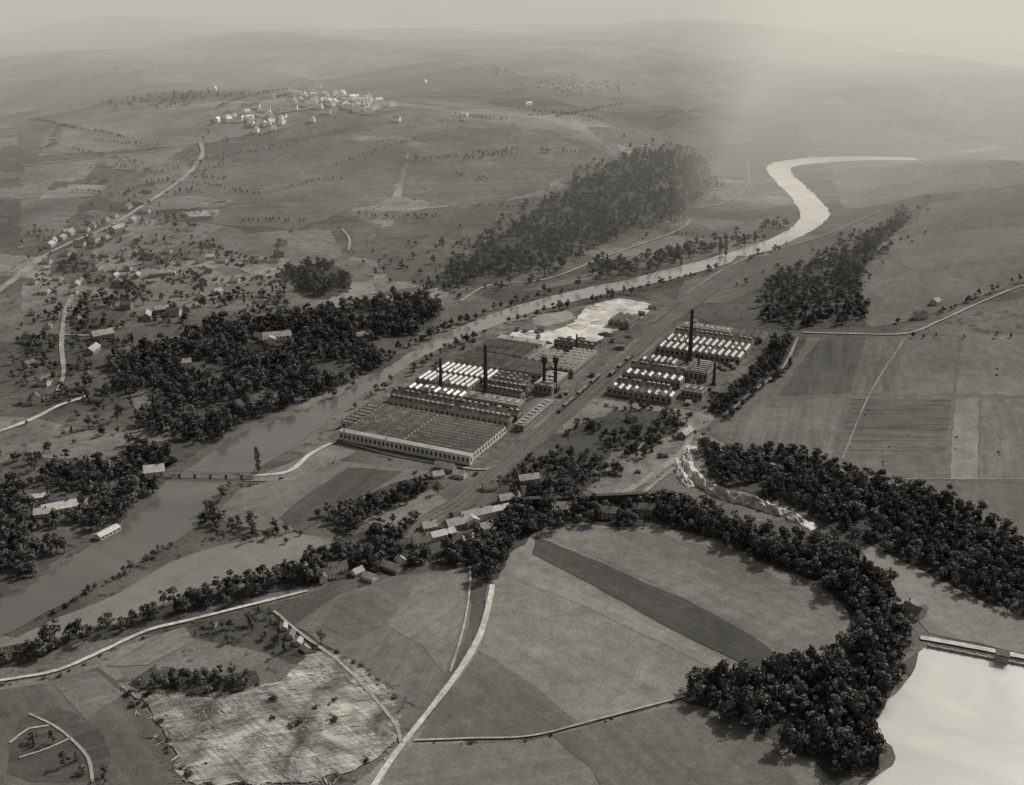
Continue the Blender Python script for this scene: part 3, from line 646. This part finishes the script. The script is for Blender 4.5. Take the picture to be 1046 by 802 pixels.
# ------------------------------------------------------------ trees
def leafmat(name,g):
    m,nt,b=newmat(name,0.85)
    at=N(nt,'ShaderNodeAttribute',attribute_name='tone'); oi=N(nt,'ShaderNodeObjectInfo')
    r=remap(nt,oi.outputs['Random'],0.45,1.75,0,1)
    tocol(nt,math_(nt,'MULTIPLY',math_(nt,'MULTIPLY',at.outputs['Fac'],r),g),b); return m
LEAF=leafmat('foliage',0.064); BARK,_,_b=newmat('bark'); _b.inputs['Base Color'].default_value=(.05,.048,.043,1)
def tree_mesh(name,kind,seed):
    R=np.random.default_rng(seed); vs=[];fs=[];mi=[];tone=[]
    def limb(a,c,r0,r1,n=4):
        a=np.array(a,float);c=np.array(c,float); d=c-a; d/=np.linalg.norm(d); u=np.cross(d,(0.3,.9,.1)); u/=np.linalg.norm(u); v=np.cross(d,u); i=len(vs)
        for p,r in ((a,r0),(c,r1)):
            for k in range(n): t=2*math.pi*k/n; vs.append(p+r*(u*math.cos(t)+v*math.sin(t)))
        for k in range(n): fs.append((i+k,i+(k+1)%n,i+n+(k+1)%n,i+n+k)); mi.append(1); tone.append(1)
    lobes=[]
    if kind=='broad':
        H=R.uniform(9,13); cr=R.uniform(3.2,4.8)
        limb((0,0,-.5),(0,0,H*.45),.42,.28)
        for k in range(10):
            a=R.uniform(0,6.28); rr=cr*R.uniform(.25,.85); z=H*R.uniform(.34,.85); 
            rr*=1.0-.5*max(0,(z/H-.6)/.3)
            c=np.array([rr*math.cos(a),rr*math.sin(a),z]); lobes.append((c,R.uniform(1.1,2.2),R.uniform(.45,1.6)))
            if k<5: limb((0,0,H*.33),c,.2,.06)
        lobes.append((np.array([0,0,H*.88]),1.6,1.4)); nq=26; sz=(.7,1.25)
    elif kind=='poplar':
        H=20; limb((0,0,-.5),(0,0,H*.8),.4,.1)
        for k in range(14):
            z=H*(.12+.86*k/14); r=1.9*math.sin(math.pi*min(1,(.15+.85*(k/14))))**.6+.3; a=R.uniform(0,6.28)
            lobes.append((np.array([.5*math.cos(a),.5*math.sin(a),z]),r,R.uniform(.4,.9)))
            if k%2: limb((0,0,z-1),(1.1*math.cos(a),1.1*math.sin(a),z+1),.1,.03)
        nq=45; sz=(.45,.8)
    elif kind=='bush':
        for k in range(5):
            a=R.uniform(0,6.28); r=R.uniform(.3,1.6); c=np.array([r*math.cos(a),r*math.sin(a),R.uniform(.8,1.8)]); lobes.append((c,R.uniform(.9,1.4),R.uniform(.7,1.5))); limb((0,0,-.2),c,.08,.03)
        nq=18; sz=(.5,.95)
    else: # conifer
        H=R.uniform(11,14); limb((0,0,-.5),(0,0,H*.95),.3,.05)
        for k in range(10):
            z=H*(.15+.82*k/10); r=2.6*(1-z/H)+.25
            for q in range(4):
                a=R.uniform(0,6.28); c=np.array([r*.6*math.cos(a),r*.6*math.sin(a),z-.3]); lobes.append((c,r*.5+.15,R.uniform(.4,.9)))
        nq=7; sz=(.7,1.1)
    for c,r,tn in lobes:
        for _ in range(nq):
            d=R.normal(size=3); d/=np.linalg.norm(d); 
            if d[2]<-.5: d[2]*=-1
            p=c+d*r*R.uniform(.7,1.1)*np.array([1,1,.8])
            nrm=d+R.normal(0,.45,3); nrm/=np.linalg.norm(nrm); u=np.cross(nrm,R.normal(size=3)); u/=np.linalg.norm(u); v=np.cross(nrm,u); s=R.uniform(*sz)*.5
            i=len(vs); vs+= [p-u*s-v*s*.7,p+u*s-v*s*.5,p+u*s*.8+v*s*.8,p-u*s*.7+v*s]
            fs.append((i,i+1,i+2,i+3)); mi.append(0); tone.append(tn*R.uniform(.7,1.3))
    ob=mesh_obj(name,vs,fs,[LEAF,BARK],mi,do_link=False)
    at=ob.data.attributes.new('tone','FLOAT','FACE'); at.data.foreach_set('value',np.array(tone,dtype=np.float32)); return ob
protoc=bpy.data.collections.new('tree_kinds')
PR=[tree_mesh('broadleaf_tree_kind','broad',s) for s in (1,2,3,4,5)]+[tree_mesh('conifer_tree_kind','conifer',9)]
for o in PR: protoc.objects.link(o)
bushc=bpy.data.collections.new('bush_kinds'); BU=[tree_mesh('bush_kind','bush',s) for s in (21,22,23)]
for o in BU: bushc.objects.link(o)
POP=tree_mesh('poplar_tree','poplar',31)
def gn_group(coll):
    ng=bpy.data.node_groups.new('scatter_'+coll.name,'GeometryNodeTree')
    ng.interface.new_socket('Geometry',in_out='INPUT',socket_type='NodeSocketGeometry'); ng.interface.new_socket('Geometry',in_out='OUTPUT',socket_type='NodeSocketGeometry')
    gi=ng.nodes.new('NodeGroupInput'); go=ng.nodes.new('NodeGroupOutput'); ip=ng.nodes.new('GeometryNodeInstanceOnPoints'); ci=ng.nodes.new('GeometryNodeCollectionInfo')
    ci.inputs['Collection'].default_value=coll; ci.inputs['Separate Children'].default_value=True; ci.inputs['Reset Children'].default_value=True
    ip.inputs['Pick Instance'].default_value=True
    def attr(n,t):
        a=ng.nodes.new('GeometryNodeInputNamedAttribute'); a.data_type=t; a.inputs['Name'].default_value=n; return a.outputs['Attribute']
    L=ng.links.new
    L(gi.outputs[0],ip.inputs['Points']); L(ci.outputs[0],ip.inputs['Instance']); L(attr('idx','INT'),ip.inputs['Instance Index'])
    L(attr('rot','FLOAT_VECTOR'),ip.inputs['Rotation']); L(attr('scl','FLOAT_VECTOR'),ip.inputs['Scale']); L(ip.outputs[0],go.inputs[0]); return ng
G_T=gn_group(protoc); G_B=gn_group(bushc)
NT=0
def scatter(name,xy,smin,smax,group,nk,conif=0.0):
    global NT
    xy=np.array(xy)
    if len(xy)==0: return
    keep=np.ones(len(xy),bool)
    for poly in EXC_POLY: keep&=~inpoly(xy[:,0],xy[:,1],poly)
    for c,w in EXC_LINE: keep&=seg_dist(xy[:,0],xy[:,1],c[::3] if len(c)>6 else c)>w
    for hx,hy,r in HPOS: keep&=(np.hypot(xy[:,0]-hx,xy[:,1]-hy)>r)
    xy=xy[keep]; n=len(xy)
    if n==0: return
    NT+=n
    z=hfun(xy[:,0],xy[:,1]); me=bpy.data.meshes.new(name); me.from_pydata(np.column_stack([xy,z]).tolist(),[],[])
    s=smin+(smax-smin)*rng.random(n)**1.1; s=s*np.where(rng.random(n)<.1,1.3,1)
    sv=np.stack([s*rng.uniform(.85,1.2,n),s*rng.uniform(.85,1.2,n),s*rng.uniform(.8,1.2,n)],1)
    r=np.zeros((n,3)); r[:,2]=rng.uniform(0,6.28,n); r[:,0]=rng.normal(0,.06,n)
    idx=rng.integers(0,nk,n)
    if group is G_T: idx=np.where(rng.random(n)<conif,5,rng.integers(0,5,n))
    for nm,t,d in (('scl','FLOAT_VECTOR',sv),('rot','FLOAT_VECTOR',r)):
        a=me.attributes.new(nm,t,'POINT'); a.data.foreach_set('vector',d.astype(np.float32).ravel())
    a=me.attributes.new('idx','INT','POINT'); a.data.foreach_set('value',idx.astype(np.int32))
    ob=bpy.data.objects.new(name,me); link(ob); m=ob.modifiers.new('scatter','NODES'); m.node_group=group; return ob
def clump(x,y,s): return np.sin(x/s+1.7*np.sin(y/s*.8))+np.sin(y/s*1.3+1.3*np.sin(x/s*.9+2))
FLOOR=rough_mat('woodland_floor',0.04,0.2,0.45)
def wood(px,spacing=5.0,smin=.75,smax=1.15,dens=1.0,cl=None,floor=True,conif=.06,name='woodland',grp=None,feather=None,fl=None,cs=14):
    w=list(PA(px)); arr=np.array(w); mn=arr.min(0);mx=arr.max(0)
    X,Y=np.meshgrid(np.arange(mn[0],mx[0],spacing),np.arange(mn[1],mx[1],spacing)); X=X.ravel()+rng.uniform(-.45,.45,X.size)*spacing; Y=Y.ravel()+rng.uniform(-.45,.45,Y.size)*spacing
    k=inpoly(X,Y,w)&(rng.random(X.size)<dens)
    if cl is not None: k&=clump(X,Y,cs)>cl
    fe=spacing*.5 if feather is None else feather
    X=X+rng.normal(0,fe,X.size); Y=Y+rng.normal(0,fe,Y.size)
    g=grp or G_T
    scatter(name,np.stack([X[k],Y[k]],1),smin,smax,g,3 if g is G_B else 6,conif)
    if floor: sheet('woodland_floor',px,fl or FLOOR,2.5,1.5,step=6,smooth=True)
def row(px,spacing,spread,smin=.7,smax=1.1,drop=.2,name='tree_row',grp=None,conif=0.0):
    c=catmull(list(PA(px)),spacing); c=[p+rng.normal(0,spread,2) for p in c if rng.random()>drop]
    g=grp or G_T; scatter(name,c,smin,smax,g,3 if g is G_B else 6,conif)
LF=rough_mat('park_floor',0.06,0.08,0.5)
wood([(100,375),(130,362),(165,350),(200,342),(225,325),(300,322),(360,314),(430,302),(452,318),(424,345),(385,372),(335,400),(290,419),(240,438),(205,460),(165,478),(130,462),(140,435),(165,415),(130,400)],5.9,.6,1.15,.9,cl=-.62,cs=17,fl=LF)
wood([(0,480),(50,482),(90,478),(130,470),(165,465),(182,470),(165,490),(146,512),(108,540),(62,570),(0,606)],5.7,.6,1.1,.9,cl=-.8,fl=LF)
wood([(0,400),(20,410),(20,340),(60,300),(130,292),(200,300),(250,300),(290,285),(300,320),(200,330),(150,340),(110,370),(90,400),(110,430),(60,430)],7,.4,.85,.75,cl=-.1,floor=False)
wood([(0,430),(110,395),(160,400),(140,440),(120,470),(0,478)],8,.4,.85,.5,cl=.1,floor=False)
wood([(290,278),(320,270),(352,276),(357,297),(315,305)],6,.7,1.0,.8,cl=-1)
wood([(22,240),(60,225),(140,195),(200,160),(215,175),(180,215),(230,262),(200,290),(120,295),(60,290),(22,290)],9,.35,.75,.5,cl=.2,floor=False)
wood([(40,270),(110,245),(230,250),(300,270),(290,290),(120,300),(40,300)],6,.7,1.3,.5,cl=-.2,floor=False,grp=G_B,name='scrub')
SOFT=rough_mat('hillside_scrub',.045,.05,.45); SOFT2=rough_mat('hillside_grass',.072,.04,.4)
sheet('hillside',[(380,262),(480,240),(540,212),(590,178),(680,150),(725,160),(730,190),(690,222),(600,256),(500,292),(400,300)],SOFT2,2.2,12,step=14)
wood([(500,246),(560,205),(600,180),(685,155),(720,162),(728,192),(695,220),(625,244),(560,272),(490,292),(445,288),(465,268)],8,.6,1.0,.85,cl=-.9,feather=10,fl=SOFT)
wood([(360,262),(480,236),(560,200),(600,170),(680,146),(735,158),(738,195),(690,226),(600,260),(500,298),(400,302)],12,.4,.75,.5,cl=-.1,floor=False,feather=12)
wood([(600,265),(670,262),(740,245),(800,224),(808,234),(785,242),(740,256),(690,270),(640,283),(600,290)],8,.7,1.1,.7,cl=-.4,floor=False)
wood([(420,292),(500,262),(560,250),(600,262),(560,286),(480,305),(440,318)],9,.5,.9,.5,cl=-.1,floor=False)
wood([(780,305),(800,280),(850,264),(900,232),(930,212),(928,224),(893,258),(880,290),(885,322),(860,334),(780,333)],6.8,.5,1.0,.85,cl=-.9,feather=6,fl=SOFT)
wood([(740,290),(790,270),(860,245),(930,205),(1000,195),(960,215),(900,280),(780,300)],13,.4,.8,.4,cl=0,floor=False,feather=9)
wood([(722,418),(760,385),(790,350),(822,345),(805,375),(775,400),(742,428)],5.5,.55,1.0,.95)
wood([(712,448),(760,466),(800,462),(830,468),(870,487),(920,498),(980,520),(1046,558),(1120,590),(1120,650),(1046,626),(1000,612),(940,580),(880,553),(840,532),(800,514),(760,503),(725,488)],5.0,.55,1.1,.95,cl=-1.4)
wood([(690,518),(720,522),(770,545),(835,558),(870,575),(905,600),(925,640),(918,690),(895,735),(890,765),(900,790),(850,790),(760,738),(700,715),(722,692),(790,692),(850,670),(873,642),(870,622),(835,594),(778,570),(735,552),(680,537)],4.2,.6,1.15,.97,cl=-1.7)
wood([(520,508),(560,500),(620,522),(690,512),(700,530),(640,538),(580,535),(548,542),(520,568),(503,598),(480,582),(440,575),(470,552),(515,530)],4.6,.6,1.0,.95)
wood([(560,470),(600,430),(650,418),(695,428),(680,455),(640,480),(600,500),(560,500)],5,.4,.7,.7,cl=-.3)
wood([(480,500),(530,470),(545,480),(560,498),(520,505)],5.5,.45,.75,.7,cl=-.5)
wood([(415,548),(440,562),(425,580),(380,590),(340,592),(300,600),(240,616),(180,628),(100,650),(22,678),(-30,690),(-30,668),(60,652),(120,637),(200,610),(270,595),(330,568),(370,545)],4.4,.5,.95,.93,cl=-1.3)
wood([(185,538),(215,525),(280,543),(320,545),(300,552),(240,555),(190,558)],5,.4,.75,.7,cl=-.2,floor=False)
wood([(325,530),(400,495),(440,488),(446,503),(380,530),(345,548)],5,.5,.85,.85,cl=-.6)
wood([(380,545),(420,530),(450,520),(470,525),(440,545),(415,552)],5,.5,.85,.85)
wood([(130,698),(155,682),(200,690),(262,688),(250,706),(160,706)],4,.35,.7,.8,cl=-.5)
wood([(195,645),(280,625),(300,640),(330,665),(300,680),(240,655),(200,658)],5,.35,.65,.6,cl=-.1,floor=False)
wood([(30,745),(90,760),(110,800),(20,800)],7,.35,.6,.5,floor=False)
wood([(130,700),(300,690),(410,730),(380,790),(190,800)],9,.5,1.2,.3,cl=.3,floor=False,grp=G_B,name='scrub')
wood([(345,452),(440,480),(520,470),(500,500),(440,500),(380,470)],7,.5,1.1,.35,cl=.2,floor=False,grp=G_B,name='scrub')
wood([(490,480),(560,450),(620,410),(720,412),(720,440),(690,470),(600,520),(520,515)],6,.5,1.3,.55,cl=0,floor=False,grp=G_B,name='scrub')
row([(330,412),(370,390),(420,364),(470,340),(520,324),(580,306)],13,2,.5,.9,.3); row([(345,425),(400,392),(450,362),(500,340),(560,322),(640,300)],11,2,.45,.85,.25)
row([(330,402),(380,378),(425,352),(480,328),(560,302),(640,289),(700,274),(780,250)],6,2.5,.45,.95,.15); row([(460,356),(520,330),(600,309),(680,290),(750,272),(810,250)],9,2.5,.45,.9,.25)
row([(85,608),(110,596),(140,580),(165,562)],4,1.2,.3,.55,.1); row([(20,640),(50,628),(85,608)],6,1.2,.8,1.3,.3,grp=G_B); row([(165,562),(200,552),(240,550)],6,1.5,.3,.6,.3)
row([(915,330),(960,320),(1000,303),(1040,288)],8,1.2,.4,.7,.3); row([(930,345),(1046,345)],12,2,.3,.5,.5)
row([(210,525),(225,505),(245,490)],7,1.5,.4,.8,.3); row([(300,430),(330,418),(345,405)],9,2,.6,.9,.1)
row([(425,760),(545,756),(640,732),(700,716)],4,.8,.2,.6,.6,grp=G_B,name='hedgerow'); row([(404,765),(445,712),(475,670),(492,640)],5,.8,.2,.6,.65,grp=G_B,name='hedgerow'); row([(-10,700),(60,690),(150,650),(250,625)],5,1,.4,.9,.4,grp=G_B,name='hedgerow')
row([(870,548),(940,582),(1000,614),(1046,630)],5,1,.3,.6,.3,name='hedgerow'); row([(225,500),(300,488),(345,470)],5,1,.3,.8,.5,grp=G_B,name='hedgerow')
row([(125,702),(158,735),(178,770),(195,800)],4,1.2,.3,.9,.3,grp=G_B,name='hedgerow'); row([(345,668),(385,695),(408,722),(402,752)],4,1.2,.3,.8,.45,grp=G_B,name='hedgerow')
for _ in range(48):
    x=random.uniform(20,780); y=random.uniform(75,235)
    if 640<x and y>150: continue
    L=random.uniform(30,110); a=random.uniform(-.35,.2); row([(x,y),(x+L*.5,y+L*.5*a+random.uniform(-3,3)),(x+L,y+L*a)],6,1.5,.3,.5,.12,name='hedgerow')
for _ in range(14):
    x=random.uniform(20,1040); y=random.uniform(60,150); rx=random.uniform(15,60); ry=rx*random.uniform(.08,.16)
    wood([(x+rx*math.cos(t)*random.uniform(.7,1.2),y+ry*math.sin(t)*random.uniform(.7,1.2)) for t in np.arange(0,6.28,.7)],12,.4,.75,.6,cl=-.5,floor=False,name='copse',feather=14)
for _ in range(12):
    x=random.uniform(860,1040); y=random.uniform(345,500); row([(x,y),(x-6,y+20)],9,2,.3,.6,.5,name='hedgerow',grp=G_B)
for (x,y,s) in [(264,482,1.),(741,262,1.2),(735,259,1.1),(240,428,1),(252,422,.9)]:
    w=P(x,y); o=bpy.data.objects.new('poplar_tree',POP.data); link(o); o.location=(w[0],w[1],float(hfun(w[0],w[1]))); o.scale=(s,)*3
print('TREES',NT)

# ------------------------------------------------------------ haze (aerial mist: extinction + emission standing in for scattered daylight)
def glowing_haze(foot,z0,z1,dens,L=0.56):
    m=bpy.data.materials.new('glowing_haze'); m.use_nodes=True; nt=m.node_tree; nt.nodes.clear()
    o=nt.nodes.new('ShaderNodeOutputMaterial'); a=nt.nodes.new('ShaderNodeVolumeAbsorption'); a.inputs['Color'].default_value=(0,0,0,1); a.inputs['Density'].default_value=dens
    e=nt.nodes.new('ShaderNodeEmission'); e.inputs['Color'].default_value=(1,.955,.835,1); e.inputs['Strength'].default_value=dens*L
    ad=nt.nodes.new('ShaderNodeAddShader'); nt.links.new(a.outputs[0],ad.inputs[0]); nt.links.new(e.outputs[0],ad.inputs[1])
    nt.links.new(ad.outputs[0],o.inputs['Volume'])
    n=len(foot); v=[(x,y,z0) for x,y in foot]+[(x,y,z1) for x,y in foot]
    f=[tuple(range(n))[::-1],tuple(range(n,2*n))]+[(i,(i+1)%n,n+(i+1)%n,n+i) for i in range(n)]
    mesh_obj('glowing_haze',v,f,[m])
glowing_haze([(-9000,1120),(9000,1120),(9000,14000),(-9000,14000)],-30,520,0.00025,.54)
glowing_haze([(-8800,2250),(8800,2250),(8800,13800),(-8800,13800)],-28,470,0.00075,.58)
glowing_haze([(200,1480),(8600,1480),(8600,13600),(3830,13600)],-26,450,0.00055,.72)  # added self-glowing wedge brightens the distance on the right

# ------------------------------------------------------------ light, sky, camera
AZ=math.radians(48); EL=math.radians(39)
w=bpy.data.worlds.new('World'); scene.world=w; w.use_nodes=True; nt=w.node_tree; bg=nt.nodes['Background']
sky=nt.nodes.new('ShaderNodeTexSky'); sky.sky_type='NISHITA'; sky.sun_disc=False; sky.sun_elevation=EL; sky.sun_rotation=AZ; sky.dust_density=3
bw=nt.nodes.new('ShaderNodeRGBToBW'); nt.links.new(sky.outputs[0],bw.inputs[0]); c=nt.nodes.new('ShaderNodeCombineColor')
nt.links.new(bw.outputs[0],c.inputs[0]); nt.links.new(math_(nt,'MULTIPLY',bw.outputs[0],.985),c.inputs[1]); nt.links.new(math_(nt,'MULTIPLY',bw.outputs[0],.96),c.inputs[2])
nt.links.new(c.outputs[0],bg.inputs['Color']); bg.inputs['Strength'].default_value=0.15
sl=bpy.data.lights.new('sun','SUN'); sl.energy=4.3; sl.angle=math.radians(1.0); sl.color=(1,.96,.88); so=link(bpy.data.objects.new('sun',sl))
sd=Vector((math.sin(AZ)*math.cos(EL),math.cos(AZ)*math.cos(EL),math.sin(EL))); so.rotation_euler=sd.to_track_quat('Z','Y').to_euler(); so.location=(500,500,900)
cam=bpy.data.cameras.new('camera'); co=link(bpy.data.objects.new('camera',cam)); cam.sensor_width=36; cam.lens=36*F/1046; cam.clip_start=1; cam.clip_end=100000
co.location=(0,0,HC); co.rotation_euler=(math.radians(90-21),0,0); scene.camera=co
scene.view_settings.view_transform='Standard'; scene.view_settings.look='None'; scene.view_settings.exposure=0
